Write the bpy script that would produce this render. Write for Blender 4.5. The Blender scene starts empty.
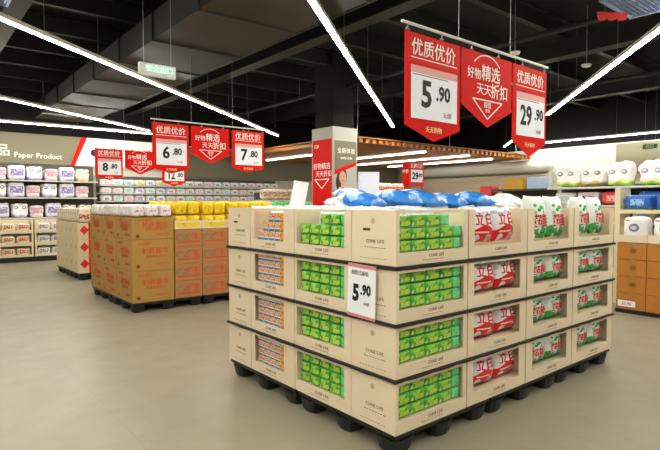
import bpy, math, random
from mathutils import Vector, Matrix, noise
random.seed(7)
S = bpy.context.scene
COL = S.collection
PI = math.pi

# ------------------------------------------------------------------ camera, world, exposure
cd = bpy.data.cameras.new('camera'); cam = bpy.data.objects.new('camera', cd); COL.objects.link(cam)
cd.sensor_width = 36; cd.lens = 518 / 660 * 36; cd.clip_start = .05; cd.clip_end = 200
cam.location = (0, 0, 1.637)
cam.rotation_euler = (PI/2 - math.atan(22/518), 0, math.atan2(.773, .633) - PI/2)
S.camera = cam
W = bpy.data.worlds.new('world'); S.world = W; W.use_nodes = True
W.node_tree.nodes['Background'].inputs[0].default_value = (.9, .95, 1, 1)
W.node_tree.nodes['Background'].inputs[1].default_value = .25
S.view_settings.view_transform = 'Standard'; S.view_settings.look = 'None'
S.view_settings.gamma = 1; S.view_settings.exposure = 2.35
S.view_settings.use_curve_mapping = False
LAMP = 17.0          # emission strength of every ceiling tube
LAMPC = (1.0, .985, .89)

# ------------------------------------------------------------------ materials
def srgb(c):
    if isinstance(c, str):
        c = [int(c[i:i+2], 16)/255 for i in (0, 2, 4)]
    return tuple((x/12.92 if x <= .04045 else ((x+.055)/1.055)**2.4) for x in c) + (1,)
_m = {}
class MK:
    """small node-expression builder"""
    def __init__(s, name, rough=.6, metal=0, spec=.4):
        s.m = bpy.data.materials.new(name); s.m.use_nodes = True
        s.nt = s.m.node_tree; s.b = s.nt.nodes['Principled BSDF']
        s.b.inputs['Roughness'].default_value = rough
        s.b.inputs['Metallic'].default_value = metal
        s.b.inputs['Specular IOR Level'].default_value = spec
        s.tc = s.nt.nodes.new('ShaderNodeTexCoord')
        sp = s.nt.nodes.new('ShaderNodeSeparateXYZ'); s.nt.links.new(s.tc.outputs['Object'], sp.inputs[0])
        s.x, s.y, s.z = sp.outputs
        s.col = None
    def f(s, op, a, b=None, c=None):
        n = s.nt.nodes.new('ShaderNodeMath'); n.operation = op
        for i, v in enumerate((a, b, c)):
            if v is None: continue
            if isinstance(v, (int, float)): n.inputs[i].default_value = v
            else: s.nt.links.new(v, n.inputs[i])
        return n.outputs[0]
    def noise(s, scale, detail=2, vec=None):
        n = s.nt.nodes.new('ShaderNodeTexNoise'); n.inputs['Scale'].default_value = scale
        n.inputs['Detail'].default_value = detail
        s.nt.links.new(vec or s.tc.outputs['Object'], n.inputs['Vector']); return n.outputs[0]
    def base(s, c):
        n = s.nt.nodes.new('ShaderNodeRGB'); n.outputs[0].default_value = srgb(c); s.col = n.outputs[0]; return s
    def mix(s, fac, c):
        n = s.nt.nodes.new('ShaderNodeMix'); n.data_type = 'RGBA'
        if isinstance(fac, (int, float)): n.inputs[0].default_value = fac
        else: s.nt.links.new(fac, n.inputs[0])
        s.nt.links.new(s.col, n.inputs[6]); n.inputs[7].default_value = srgb(c); s.col = n.outputs[2]; return s
    def ell(s, x0, z0, rx, rz):
        a = s.f('POWER', s.f('ABSOLUTE', s.f('DIVIDE', s.f('SUBTRACT', s.x, x0), rx)), 2)
        b = s.f('POWER', s.f('ABSOLUTE', s.f('DIVIDE', s.f('SUBTRACT', s.z, z0), rz)), 2)
        return s.f('LESS_THAN', s.f('ADD', a, b), 1)
    def rect(s, x0, z0, hx, hz):
        a = s.f('LESS_THAN', s.f('ABSOLUTE', s.f('SUBTRACT', s.x, x0)), hx)
        b = s.f('LESS_THAN', s.f('ABSOLUTE', s.f('SUBTRACT', s.z, z0)), hz)
        return s.f('MULTIPLY', a, b)
    def below(s, z0, amp=0, k=1, ph=0):
        t = s.f('MULTIPLY', s.f('SINE', s.f('MULTIPLY_ADD', s.x, k, ph)), amp)
        return s.f('LESS_THAN', s.f('SUBTRACT', s.z, t), z0)
    def above(s, z0, amp=0, k=1, ph=0): return s.f('SUBTRACT', 1, s.below(z0, amp, k, ph))
    def nz(s, scale, t, detail=2): return s.f('GREATER_THAN', s.noise(scale, detail), t)
    def soft(s, scale, amt, detail=3): return s.f('MULTIPLY', s.noise(scale, detail), amt)
    def both(s, a, b): return s.f('MULTIPLY', a, b)
    def bump(s, scale, strength, detail=3):
        n = s.nt.nodes.new('ShaderNodeBump'); n.inputs['Strength'].default_value = strength; n.inputs['Distance'].default_value = .01
        s.nt.links.new(s.noise(scale, detail), n.inputs['Height']); s.nt.links.new(n.outputs[0], s.b.inputs['Normal']); return s
    def done(s):
        s.nt.links.new(s.col, s.b.inputs['Base Color']); return s.m
def plain(name, c, rough=.6, metal=0, var=.0, vs=6, spec=.4):
    if name in _m: return _m[name]
    k = MK(name, rough, metal, spec).base(c)
    if var: k.mix(k.soft(vs, var), '000000')
    _m[name] = k.done(); return _m[name]
def emis(name, c, st):
    m = bpy.data.materials.new(name); m.use_nodes = True; nt = m.node_tree
    b = nt.nodes['Principled BSDF']; b.inputs['Base Color'].default_value = (.8, .8, .8, 1)
    b.inputs['Emission Color'].default_value = tuple(c) + (1,); b.inputs['Emission Strength'].default_value = st
    return m

M = {}
M['lamp'] = emis('lamp diffuser', LAMPC, LAMP)
M['lampdim'] = emis('small lamp diffuser', LAMPC, 5); M['lampfar'] = emis('thin lamp diffuser', LAMPC, 26)
M['white'] = plain('white paint', 'e9e8e2', .45)
M['wire'] = plain('wire', '8d8f8c', .4, .6)
M['black'] = plain('black plastic', '1b1c1d', .45)
M['sheet'] = plain('dark slip sheet', '24221f', .6)
M['card'] = plain('beige carton board', 'e8d5b6', .75, var=.05)
M['cardin'] = plain('carton inside', 'dcc8a4', .8, var=.05)
M['ink'] = plain('brown carton ink', '8b7355', .8)
M['kraft'] = plain('kraft carton', 'b58a44', .8, var=.12, vs=3)
M['kraftr'] = plain('reddish kraft carton', 'b57f4c', .8, var=.12, vs=3)
M['kraftin'] = plain('kraft edge shadow gap', '6d431d', .9)
M['redink'] = plain('orange red ink', 'c8562c', .8)
M['tape'] = plain('packing tape', 'c39148', .35)
M['red'] = plain('red banner print', 'dc1408', .6, spec=.12)
M['redlite'] = plain('pale red banner print', 'df2c1c', .6, spec=.12)
M['redprint'] = plain('red ink', 'd31f1c', .5)
M['txt'] = plain('white ink', 'f6f2ea', .6)
M['dig'] = plain('black ink', '17181d', .6)
M['pricecard'] = plain('price card paper', 'f4f5fa', .5)
M['pink'] = plain('pink strip', 'e9a9a4', .6)
M['greenink'] = plain('green ink', '2f9a3c', .6)
M['olive'] = plain('olive header panel', '7d765f', .7)
M['wallc'] = plain('light wall paint', 'c9c5b8', .8, var=.06, vs=1)
M['shelf'] = plain('shelf metal', 'd5d3ca', .45)
M['shelfdark'] = plain('shelf back', '57524a', .7)
M['cream'] = plain('cream display frame', 'e6d9b4', .6)
M['duct'] = plain('galvanised duct', '2b2822', .6, var=.25, vs=1.2)
M['beam'] = plain('painted dark steel', '1a1a17', .6)
M['ceil'] = plain('dark ceiling paint', '0e0e0c', .9, var=.3, vs=1)
M['blueglass'] = plain('blue grey grille', '93a9cf', .5)

def floor_mat():
    k = MK('polished stone floor', .36, 0, .45).base('968d77')
    k.mix(k.soft(.7, .5, 6), '7d7158'); k.mix(k.soft(5, .35, 6), 'aba48e')
    n1 = k.f('GREATER_THAN', k.noise(9, 8), .64); k.mix(k.f('MULTIPLY', n1, .12), '7c725f')
    gx = k.f('LESS_THAN', k.f('FRACT', k.f('DIVIDE', k.x, 1.2)), .004)
    gy = k.f('LESS_THAN', k.f('FRACT', k.f('DIVIDE', k.y, 1.2)), .004)
    k.mix(k.f('MULTIPLY', k.f('MAXIMUM', gx, gy), .35), '6d6555')
    r = k.f('MULTIPLY_ADD', k.noise(3, 6), .25, .24); k.nt.links.new(r, k.b.inputs['Roughness'])
    return k.done()
def wood_mat():
    k = MK('orange timber slats', .5).base('b4702f')
    v = k.nt.nodes.new('ShaderNodeMapping'); k.nt.links.new(k.tc.outputs['Object'], v.inputs[0]); v.inputs['Scale'].default_value = (6, .5, 6)
    k.mix(k.f('MULTIPLY', k.noise(3, 4, v.outputs[0]), .5), '6b3a14'); return k.done()
def shutter_mat():
    return MK('beige roller shutter', .5).base('d6c6ae').done()
M['floor'] = floor_mat(); M['wood'] = wood_mat(); M['shutter'] = shutter_mat()

def mint_pack():
    k = MK('mint wrapper', .35).base('74d88c'); k.mix(k.nz(18, .58), 'a2e8b4'); return k.bump(25, .4).done()
def green_pack():   # local x -.07..07, z 0..08
    k = MK('green tissue wrapper', .35).base('6cc04a')
    k.mix(k.f('MULTIPLY', k.nz(26, .52), .8), '35ab3c')
    k.mix(k.ell(.006, .03, .055, .022), 'b4d452'); k.mix(k.ell(-.01, .058, .04, .014), 'a6cf4a'); k.mix(k.nz(70, .6), '6fae35')
    k.mix(k.ell(.03, .052, .012, .01), '5c8a2e'); k.mix(k.ell(-.035, .03, .01, .012), '4c9436'); k.mix(k.ell(-.058, .018, .008, .014), 'cfeebb')
    return k.bump(30, .5).done()
def orange_pack():  # x -.043..043, z 0..078
    k = MK('orange print tissue box', .45).base('e8c9a4')
    k.mix(k.nz(55, .52), 'dd7a50'); k.mix(k.both(k.nz(90, .58), k.above(.03)), 'b7553e')
    k.mix(k.below(.026), '3c86b4'); k.mix(k.both(k.below(.026), k.nz(40, .6)), '8fc0d4')
    k.mix(k.f('MULTIPLY', k.rect(0, .024, .1, .003), 1), 'eef2f0'); return k.done()
def amber_pack():
    k = MK('amber tissue box', .45).base('eaa035'); k.mix(k.nz(50, .58), 'f0c469'); k.mix(k.below(.014), 'd9752a'); return k.done()
def red_bag():      # x -.15..15, z 0..27
    k = MK('red and white powder bag', .3).base('f1ecee')
    k.mix(k.above(.21, .012, 30), 'a9c3dd'); k.mix(k.above(.235, .01, 40), 'efeef0')
    k.mix(k.below(.108, .022, 17, 1.2), 'd81f20')
    k.mix(k.rect(-.02, .075, .085, .006), 'f2d9c8')
    k.mix(k.ell(-.085, .03, .035, .028), 'dfe6ea'); k.mix(k.ell(.07, .035, .04, .028), 'e9b4b0')
    k.mix(k.ell(.07, .035, .024, .016), '7fa7c9')
    return k.bump(14, .5).done()
def leaf_bag():     # x -.14..14, z 0..33
    k = MK('white and green powder bag', .3).base('eaf0ea')
    k.mix(k.both(k.below(.085, .012, 45), k.nz(16, .42)), '3fae57'); k.mix(k.both(k.below(.05, .008, 40), k.nz(26, .5)), '1f7f3a')
    k.mix(k.ell(.02, .235, .035, .016), '4db04b'); k.mix(k.ell(-.02, .215, .026, .014), '2f8f40'); k.mix(k.ell(.05, .2, .022, .016), '68bd55')
    k.mix(k.ell(-.07, .25, .02, .014), '54b060'); k.mix(k.ell(-.075, .19, .028, .02), '8fd09a'); k.mix(k.ell(.08, .27, .02, .01), '8aa6cf')
    return k.bump(14, .5).done()
def blue_bag():
    k = MK('blue detergent bag', .3).base('2f86dd'); k.mix(k.nz(7, .56), '9cc8f2'); k.mix(k.above(.25, .01, 30), 'eef3f6')
    k.mix(k.ell(.04, .12, .06, .04), '1452b4'); return k.bump(14, .6).done()
def film_bag():
    k = MK('white plastic film', .25).base('ecf0f2'); k.mix(k.f('MULTIPLY', k.nz(9, .6), .6), 'bcd2dd'); k.mix(k.f('MULTIPLY', k.nz(14, .68), .6), '8fb7a0'); return k.bump(12, .8).done()
def yellow_bag():
    k = MK('yellow tissue wrapper', .35).base('f2cf18'); k.mix(k.both(k.nz(22, .55), k.rect(0, .08, .2, .045)), 'c98c12')
    k.mix(k.nz(38, .66), 'f7e98a'); return k.bump(20, .5).done()
def pink_bag():
    k = MK('white and pink tissue wrapper', .35).base('efe7e6'); k.mix(k.both(k.nz(40, .55), k.rect(0, .085, .055, .02)), 'd75478')
    k.mix(k.both(k.nz(28, .6), k.below(.04)), 'cbb8b0'); k.mix(k.both(k.nz(28, .62), k.above(.13)), 'b9a0a8'); return k.bump(20, .5).done()
def roll_bag(name, spot, low, base='f7f5f3'):   # x -.2..2 z 0..4
    k = MK(name, .35).base(base)
    for sx in (-.1, .1):
        k.mix(k.ell(sx, .25, .055, .04), spot); k.mix(k.ell(sx - .01, .255, .03, .018), 'f2f0f4')
    k.mix(k.below(.1, .012, 30), low[0]); k.mix(k.below(.065, .012, 30, 1), low[1]); k.mix(k.both(k.nz(30, .66), k.below(.4)), 'd8c9c9')
    return k.bump(9, .5).done()
def wares(name, base, a, b, st=1.):
    k = MK(name, .4).base(base); k.mix(k.both(k.rect(0, .12 * st, .1 * st, .05 * st), k.nz(30, .42)), a); k.mix(k.below(.035 * st), b)
    k.mix(k.f('MULTIPLY', k.nz(14, .62), .5), a); return k.bump(16, .3).done()
M['mint'] = mint_pack(); M['green'] = green_pack(); M['orange'] = orange_pack(); M['amber'] = amber_pack()
M['redbag'] = red_bag(); M['leafbag'] = leaf_bag(); M['bluebag'] = blue_bag(); M['film'] = film_bag()
M['yellow'] = yellow_bag(); M['pinkbag'] = pink_bag()
M['rollg'] = roll_bag('white toilet roll wrapper with green foot', '9a97a8', ('f0e08a', '8cc63f'))
M['rollr'] = roll_bag('white toilet roll wrapper with red foot', '8d8391', ('e9b39a', 'a9b04a'))
M['rollp'] = roll_bag('white roll wrapper with purple spots', '8a86b8', ('e8e4ee', 'b7b2d6'))
M['rollc'] = roll_bag('cream roll wrapper', 'c98f7a', ('efdfc0', 'e3c89a'), 'f0e8d2')

# ------------------------------------------------------------------ mesh helpers
class MB:
    def __init__(s): s.v = []; s.f = []; s.mi = []; s.mats = []; s.sm = []
    def _mi(s, m):
        if m not in s.mats: s.mats.append(m)
        return s.mats.index(m)
    def add(s, vs, fs, m, smooth=False):
        o = len(s.v); s.v += [tuple(v) for v in vs]; i = s._mi(m)
        for f in fs: s.f.append(tuple(o + a for a in f)); s.mi.append(i); s.sm.append(smooth)
        return s
    def box(s, x0, y0, z0, x1, y1, z1, m):
        v = [(x0,y0,z0),(x1,y0,z0),(x1,y1,z0),(x0,y1,z0),(x0,y0,z1),(x1,y0,z1),(x1,y1,z1),(x0,y1,z1)]
        return s.add(v, [(0,3,2,1),(4,5,6,7),(0,1,5,4),(1,2,6,5),(2,3,7,6),(3,0,4,7)], m)
    def bbox(s, x0, y0, z0, x1, y1, z1, m, b=.006):
        """box with chamfered vertical and top edges"""
        def ring(i, z): return [(x0+i+b,y0+i,z),(x1-i-b,y0+i,z),(x1-i,y0+i+b,z),(x1-i,y1-i-b,z),(x1-i-b,y1-i,z),(x0+i+b,y1-i,z),(x0+i,y1-i-b,z),(x0+i,y0+i+b,z)]
        v = ring(b, z0) + ring(0, z0+b) + ring(0, z1-b) + ring(b, z1)
        f = [tuple(range(7, -1, -1)), tuple(range(24, 32))]
        for k in range(3):
            for j in range(8): f.append((k*8+j, k*8+(j+1)%8, k*8+8+(j+1)%8, k*8+8+j))
        return s.add(v, f, m, False)
    def tube(s, a, b, r, m, n=8, r2=None):
        a = Vector(a); b = Vector(b); d = (b-a).normalized(); r2 = r if r2 is None else r2
        u = d.orthogonal().normalized(); w = d.cross(u); v = []
        for p, q in ((a, r), (b, r2)):
            for i in range(n): t = 2*PI*i/n; v.append(p + u*math.cos(t)*q + w*math.sin(t)*q)
        f = [(i, (i+1)%n, n+(i+1)%n, n+i) for i in range(n)] + [tuple(range(n-1,-1,-1)), tuple(range(n, 2*n))]
        return s.add(v, f, m)
    def prism(s, pts, y0, y1, m):
        """polygon in x,z extruded along y"""
        n = len(pts); v = [(x, y0, z) for x, z in pts] + [(x, y1, z) for x, z in pts]
        f = [tuple(range(n)), tuple(range(2*n-1, n-1, -1))] + [(i, n+i, n+(i+1)%n, (i+1)%n) for i in range(n)]
        return s.add(v, f, m)
    def mesh(s, name):
        me = bpy.data.meshes.new(name); me.from_pydata(s.v, [], s.f)
        for m in s.mats: me.materials.append(m)
        me.polygons.foreach_set('material_index', s.mi); me.polygons.foreach_set('use_smooth', s.sm)
        me.update(); return me
    def build(s, name, parent=None, loc=(0,0,0), rz=0, rot=None):
        return link(name, s.mesh(name), parent, loc, rz, rot)
def link(name, me, parent=None, loc=(0,0,0), rz=0, rot=None):
    o = bpy.data.objects.new(name, me); COL.objects.link(o); o.parent = parent
    o.location = loc; o.rotation_euler = rot or (0, 0, rz); return o
def tag(o, label=None, cat=None, group=None, kind=None):
    if label: o['label'] = label
    if cat: o['category'] = cat
    if group: o['group'] = group
    if kind: o['kind'] = kind
    return o
def struct(o): o['kind'] = 'structure'; return o
def empty(name, loc, rz=0):
    o = bpy.data.objects.new(name, None); COL.objects.link(o); o.location = loc; o.rotation_euler = (0, 0, rz)
    o.empty_display_size = .1; return o
_kids = {}
def dup(o, loc, rz=None, label=None, group=None, rot=None):
    c = o.copy(); COL.objects.link(c); c.location = loc
    if rz is not None: c.rotation_euler = (0, 0, rz)
    if rot: c.rotation_euler = rot
    if label: c['label'] = label
    if group: c['group'] = group
    elif 'group' in c and not group: pass
    for ch in o.children:
        d = ch.copy(); COL.objects.link(d); d.parent = c
        for g in ch.children:
            e = g.copy(); COL.objects.link(e); e.parent = d
    return c
class Proto:
    """first use moves the prototype itself, later uses copy it"""
    def __init__(s, maker, name=None): s.maker = maker; s.o = None; s.used = False
    def put(s, loc, rz=0, label=None, group=None, rot=None):
        if s.o is None:
            s.o = s.maker(); o = s.o; o.location = loc; o.rotation_euler = rot or (0, 0, rz)
            if label: o['label'] = label
            if group: o['group'] = group
            return o
        return dup(s.o, loc, rz, label, group, rot)

_tx = {}
def text_mesh(txt, size, mat, bold=0, spacing=1, align='CENTER'):
    key = (txt, size, mat.name, bold, spacing, align)
    if key in _tx: return _tx[key]
    c = bpy.data.curves.new('lettering', 'FONT'); c.body = txt; c.size = size; c.align_x = align; c.align_y = 'CENTER'
    c.offset = bold * size; c.space_character = spacing; c.extrude = .0008; c.resolution_u = 2; c.fill_mode = 'BOTH'
    o = bpy.data.objects.new('tmp', c); COL.objects.link(o)
    dg = bpy.context.evaluated_depsgraph_get(); me = bpy.data.meshes.new_from_object(o.evaluated_get(dg))
    bpy.data.objects.remove(o); bpy.data.curves.remove(c)
    # stand it up: text x -> x, text y -> z, facing -y
    me.transform(Matrix.Rotation(PI/2, 4, 'X')); me.materials.clear(); me.materials.append(mat); me.name = 'lettering'
    _tx[key] = me; return me
def text(name, txt, size, mat, parent, loc, bold=.012, spacing=1, sx=1, rot=None, align='CENTER'):
    o = link(name, text_mesh(txt, size, mat, bold, spacing, align), parent, loc, 0, rot)
    if sx != 1: o.scale = (sx, 1, 1)
    return o
def bag_surf(u, v, w, h, d, p=2.4):
    t = max(0, 1-abs(u)**p) * max(0, 1-abs(v)**(p+.4)); return d/2 * t**.42
def pillow(name, w, h, d, mat, seed=0, n=10, wr=.006, crimp=True):
    """soft sealed bag, standing in x,z, bottom on z=0, front towards -y"""
    m = MB(); vs = []; rnd = random.Random(seed); off = Vector((rnd.random()*50, rnd.random()*50, 0))
    for side in (-1, 1):
        for j in range(n+1):
            for i in range(n+1):
                u = -1 + 2*i/n; v = -1 + 2*j/n
                y = side * (bag_surf(u, v, w, h, d) + .0008)
                wv = noise.noise(Vector((u*2.1, v*2.1, side*3)) + off) * wr
                pinch = 1 - .05*(1-abs(v)**2)*0 - .04*(abs(v)**4)
                x = u*w/2*pinch * (1 - .03*math.cos(v*PI/2)) ; z = h/2 + v*h/2*(1 - .03*math.cos(u*PI/2))
                vs.append((x + wv*.4, y + wv*side, z))
    k = (n+1)**2; fs = []
    for j in range(n):
        for i in range(n):
            a = j*(n+1)+i; fs.append((a, a+1, a+n+2, a+n+1)); fs.append((k+a, k+a+n+1, k+a+n+2, k+a+1))
    for i in range(n):
        fs.append((i, k+i, k+i+1, i+1)); t = n*(n+1)+i; fs.append((t, t+1, k+t+1, k+t))
        l = i*(n+1); fs.append((l, l+n+1, k+l+n+1, k+l)); r = l+n; fs.append((r, k+r, k+r+n+1, r+n+1))
    m.add(vs, fs, mat, True)
    mn = min(v[2] for v in vs); m.v = [(x, y, z-mn) for x, y, z in m.v]
    return m.mesh(name)
def soft_block(name, w, d, h, mat, seed=0, bulge=.12, n=6, e=5, lobes=0):
    """soft wrapped block, base centre at origin"""
    vs = []; fs = []; idx = {}
    rnd = Vector((seed*3.7, seed*1.3, 0))
    def vert(p):
        key = tuple(round(c, 4) for c in p)
        if key in idx: return idx[key]
        q = Vector(p); L = (abs(q.x)**e + abs(q.y)**e + abs(q.z)**e)**(1/e); q = q / L * 1.0
        q *= 1 + bulge*.18*noise.noise(Vector(p)*1.6 + rnd)
        if lobes: g = .93 + .07*abs(math.sin(PI*(q.x+1)/2*lobes)); q.y *= g; q.z = q.z*(g if q.z > 0 else 1)
        idx[key] = len(vs); vs.append((q.x*w/2, q.y*d/2, q.z*h/2 + h/2)); return idx[key]
    for ax in range(3):
        for sg in (-1, 1):
            for i in range(n):
                for j in range(n):
                    c = []
                    for a, b in ((i,j),(i+1,j),(i+1,j+1),(i,j+1)):
                        p = [0,0,0]; p[ax] = sg; p[(ax+1)%3] = -1+2*a/n; p[(ax+2)%3] = -1+2*b/n; c.append(vert(p))
                    fs.append(tuple(c) if sg > 0 else tuple(reversed(c)))
    lo = [min(v[i] for v in vs) for i in range(3)]; hi = [max(v[i] for v in vs) for i in range(3)]
    vs = [((x-lo[0])/(hi[0]-lo[0])*(w-.002) - (w-.002)/2, (y-lo[1])/(hi[1]-lo[1])*(d-.002) - (d-.002)/2, (z-lo[2])/(hi[2]-lo[2])*(h-.001) + .0005) for x, y, z in vs]
    return MB().add(vs, fs, mat, True).mesh(name)
def place(base, rz, p):
    c, s = math.cos(rz), math.sin(rz); return (base[0]+c*p[0]-s*p[1], base[1]+s*p[0]+c*p[1], base[2]+p[2])
ORD = ['first', 'second', 'third', 'fourth', 'fifth', 'sixth', 'seventh', 'eighth', 'ninth', 'tenth', 'eleventh', 'twelfth',
       'thirteenth', 'fourteenth', 'fifteenth', 'sixteenth', 'seventeenth', 'eighteenth', 'nineteenth', 'twentieth',
       'twenty-first', 'twenty-second', 'twenty-third', 'twenty-fourth']
LAY = ['bottom', 'second', 'third', 'top']
LEFT = -PI/2     # things that face the -X aisle

# ------------------------------------------------------------------ setting
def sbox(name, *a): m = MB(); m.box(*a); return struct(m.build(name))
sbox('floor', -7, -7, -.1, 19, 18, 0, M['floor'])
sbox('ceiling', -7, -7, 5.2, 19, 18, 5.3, M['ceil'])
m = MB(); m.box(-7, 17.4, 0, 18.5, 17.6, 3.65, M['wallc']); m.box(-7, 17.4, 3.65, 18.5, 17.6, 5.2, M['ceil']); struct(m.build('wall_back'))
m = MB(); m.box(18.5, -7, 0, 18.7, 17.6, 3.65, M['wallc']); m.box(18.5, -7, 3.65, 18.7, 17.6, 5.2, M['ceil']); struct(m.build('wall_right'))
m = MB(); m.box(-7.2, -7, 0, -7, 17.6, 3.65, M['wallc']); m.box(-7.2, -7, 3.65, -7, 17.6, 5.2, M['ceil']); struct(m.build('wall_left'))
m = MB(); m.box(-7, -7.2, 0, 18.5, -7, 3.65, M['wallc']); m.box(-7, -7.2, 3.65, 18.5, -7, 5.2, M['ceil']); struct(m.build('wall_front'))
# ceiling steelwork: joists across, purlins along
n = 0
for i in range(15):
    n += 1; y = -4 + i*1.5
    m = MB(); m.box(-7, y, 4.86, 18.5, y+.12, 4.9, M['beam']); m.box(-7, y+.045, 4.9, 18.5, y+.075, 5.16, M['beam']); m.box(-7, y, 5.16, 18.5, y+.12, 5.2, M['beam']); struct(m.build('trim_%d' % n))
for x in (-3.5, 1.2, 5.6, 10.0, 14.4):
    n += 1; m = MB(); m.box(x, -7, 4.5, x+.28, 17.4, 4.54, M['beam']); m.box(x+.12, -7, 4.54, x+.16, 17.4, 4.86, M['beam']); struct(m.build('trim_%d' % n))

DUCTS = ((2.85, 4.4, 4.5, 16.8, 4.02),)
def lamp(a, b, label, width=.075, z=3.8):
    a = Vector(a); b = Vector(b); L = (b-a).length; rz = math.atan2(b.y-a.y, b.x-a.x)
    o = empty('linear_lamp', (a.x, a.y, z), rz)
    m = MB(); m.box(0, -width/2, 0, L, width/2, .012, M['lamp' if width > .05 else 'lampfar']); m.build('diffuser', o)
    m = MB(); m.box(0, -width/2-.004, .012, L, width/2+.004, .07, M['white']); m.build('housing', o)
    k = max(2, int(L/2.4)+1)
    for i in range(k):
        x = .3 + (L-.6)*i/(k-1); wx = a.x + math.cos(rz)*x; wy = a.y + math.sin(rz)*x; top = 1.395
        for dx0, dx1, dy0, dy1, dz in DUCTS:
            if dx0 < wx < dx1 and dy0 < wy < dy1: top = dz - z - .005
        m = MB(); m.tube((x, 0, .07), (x, 0, top), .004, M['wire'], 6); m.build('suspension_wire', o)
    tag(o, label, 'lamp', 'linear ceiling lamps'); return o
d12 = Vector((.777, .629))
lamp((-2.6, 4.4), (9.37, 14.1), 'long white linear lamp crossing the upper left of the dark ceiling', .06)
lamp((-1.0, .98), (10.8, 10.36), 'white linear lamp ending just left of the large red banners', .065)
lamp((3.0, -1.15), (12.3, 6.57), 'bright white linear lamp rising to the upper right of the large red banners', .07)
lamp((13.2, 7.3), (17.9, 11.25), 'short far linear lamp seen beside the lower tip of the price banner 29.90', .06)
lamp((-3.5, 9.1), (5.75, 15.62), 'thin far linear lamp at the left edge under the long lamp', .032)
lamp((-6, 16.25), (6.6, 16.25), 'linear lamp running parallel to the olive header on the back wall', .03)
lamp((17.9, 1.5), (17.9, 10.2), 'linear lamp running along the light wall at the far right', .036)
lamp((-5, -4.6), (1.4, .58), 'unseen white linear lamp added for fill over the aisle behind the viewer')  # out of view, added as fill light from behind the camera
lamp((-6, -.5), (-1.6, 3.1), 'unseen white linear lamp added for fill over the near left aisle')  # out of view, added to fill the left carton faces
lamp((4.5, -5.2), (14, 2.5), 'unseen white linear lamp added for fill over the near right aisle')  # unseen lamp row, added to fill from the right aisle side

def duct(x0, x1, y0, y1, z0, z1, label):
    m = MB(); m.box(x0, y0, z0, x1, y1, z1, M['duct'])
    o = m.build('air_duct'); tag(o, label, 'air duct')
    y = y0 + .05
    while y < y1:
        k = MB(); k.box(x0-.025, y, z0-.025, x1+.025, y+.03, z0-.0, M['duct']); k.box(x0-.025, y, z0, x0, y+.03, z1, M['duct']); k.box(x1, y, z0, x1+.025, y+.03, z1, M['duct'])
        k.build('flange', o); y += 1.55
    for yy in (y0+1, (y0+y1)/2, y1-1):
        for xx in (x0+.05, x1-.05): k = MB(); k.tube((xx, yy, z1), (xx, yy, 5.2), .008, M['wire']); k.build('hanger_rod', o)
    return o
duct(2.9, 4.35, 4.5, 16.8, 4.05, 4.45, 'wide grey rectangular air duct under the ceiling behind the hanging exit sign')
for a, b, z, lb in (((5.0, 3.0), (5.0, 16.5), 4.42, 'thin dark ceiling pipe running alongside the wide air duct'),
                 ((0.6, 5.5), (0.6, 16.5), 4.42, 'thin dark ceiling pipe at the upper left'),
                 ((8.2, -1), (8.2, 16.5), 4.42, 'dark ceiling pipe passing over the large red banners'),
                 ((12.5, -2), (12.5, 16.5), 4.42, 'dark ceiling pipe above the far right shelves')):
    m = MB(); m.tube((a[0], a[1], z), (b[0], b[1], z), .045, M['beam'], 10)
    o = m.build('ceiling_pipe'); tag(o, lb, 'pipe', 'ceiling pipes')
    y = a[1]+.6
    while y < b[1]:
        k = MB(); k.tube((a[0], y, z+.03), (a[0], y, 5.2), .008, M['wire'], 6); k.build('hanger_rod', o); y += 3.9
# sprinklers and ceiling speakers
for i, (x, y) in enumerate(((9.6, 4.4), (7.9, 4.8), (9.9, 6.0))):
    m = MB(); m.tube((x, y, 4.1), (x, y, 4.14), .07, M['white'], 12, .09); o = m.build('ceiling_detector')
    tag(o, ('round white ceiling detector nearest the bright right lamp', 'round white ceiling detector close above the price banner 29.90', 'small pale ceiling detector farthest from the banners')[i], 'detector', 'ceiling detectors')
    k = MB(); k.tube((x, y, 4.14), (x, y, 5.2), .008, M['wire'], 6); k.build('stem', o)
# pale blue grilles at the two upper corners
def grille(x0, y0, x1, y1, z, label, red=False):
    o = empty('ceiling_grille', (x0, y0, z)); w, d = x1-x0, y1-y0
    m = MB(); t = .03
    m.box(0, 0, 0, w, t, .05, M['blueglass']); m.box(0, d-t, 0, w, d, .05, M['blueglass']); m.box(0, t, 0, t, d-t, .05, M['blueglass']); m.box(w-t, t, 0, w, d-t, .05, M['blueglass']); m.build('frame', o)
    m = MB(); k = int(w/.05)
    for i in range(1, k): m.box(i*w/k, t, .01, i*w/k+.012, d-t, .03, M['blueglass'])
    k = int(d/.05)
    for i in range(1, k): m.box(t, i*d/k, .012, w-t, i*d/k+.012, .028, M['blueglass'])
    m.box(t, t, .036, w-t, d-t, .05, plain('blue grey backing', '5d6f96', .5)); m.build('grid', o)
    for x, y in ((.05, .05), (w-.05, d-.05), (.05, d-.05), (w-.05, .05)):
        m = MB(); m.tube((x, y, .05), (x, y, 5.2-z), .005, M['wire'], 6); m.build('suspension_wire', o)
    tag(o, label, 'grille', 'pale blue ceiling grilles')
grille(6.0, .9, 6.85, 2.63, 3.86, 'pale blue gridded ceiling panel at the upper right corner')
grille(-.2, 6.6, 1.0, 7.24, 3.95, 'pale blue gridded ceiling panel at the upper left corner')
m = MB()
for i in range(3):
    a = -.12 + i*.12; m.add([(a-.07, -.02, 0), (a+.07, -.02, 0), (a+.05, .02, 0), (a-.05, .02, 0), (a-.04, -.02, -.09), (a+.05, -.02, -.08), (a+.03, .02, -.09), (a-.03, .02, -.08)], [(0,1,2,3),(7,6,5,4),(0,4,5,1),(1,5,6,2),(2,6,7,3),(3,7,4,0)], M['redprint'])
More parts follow.
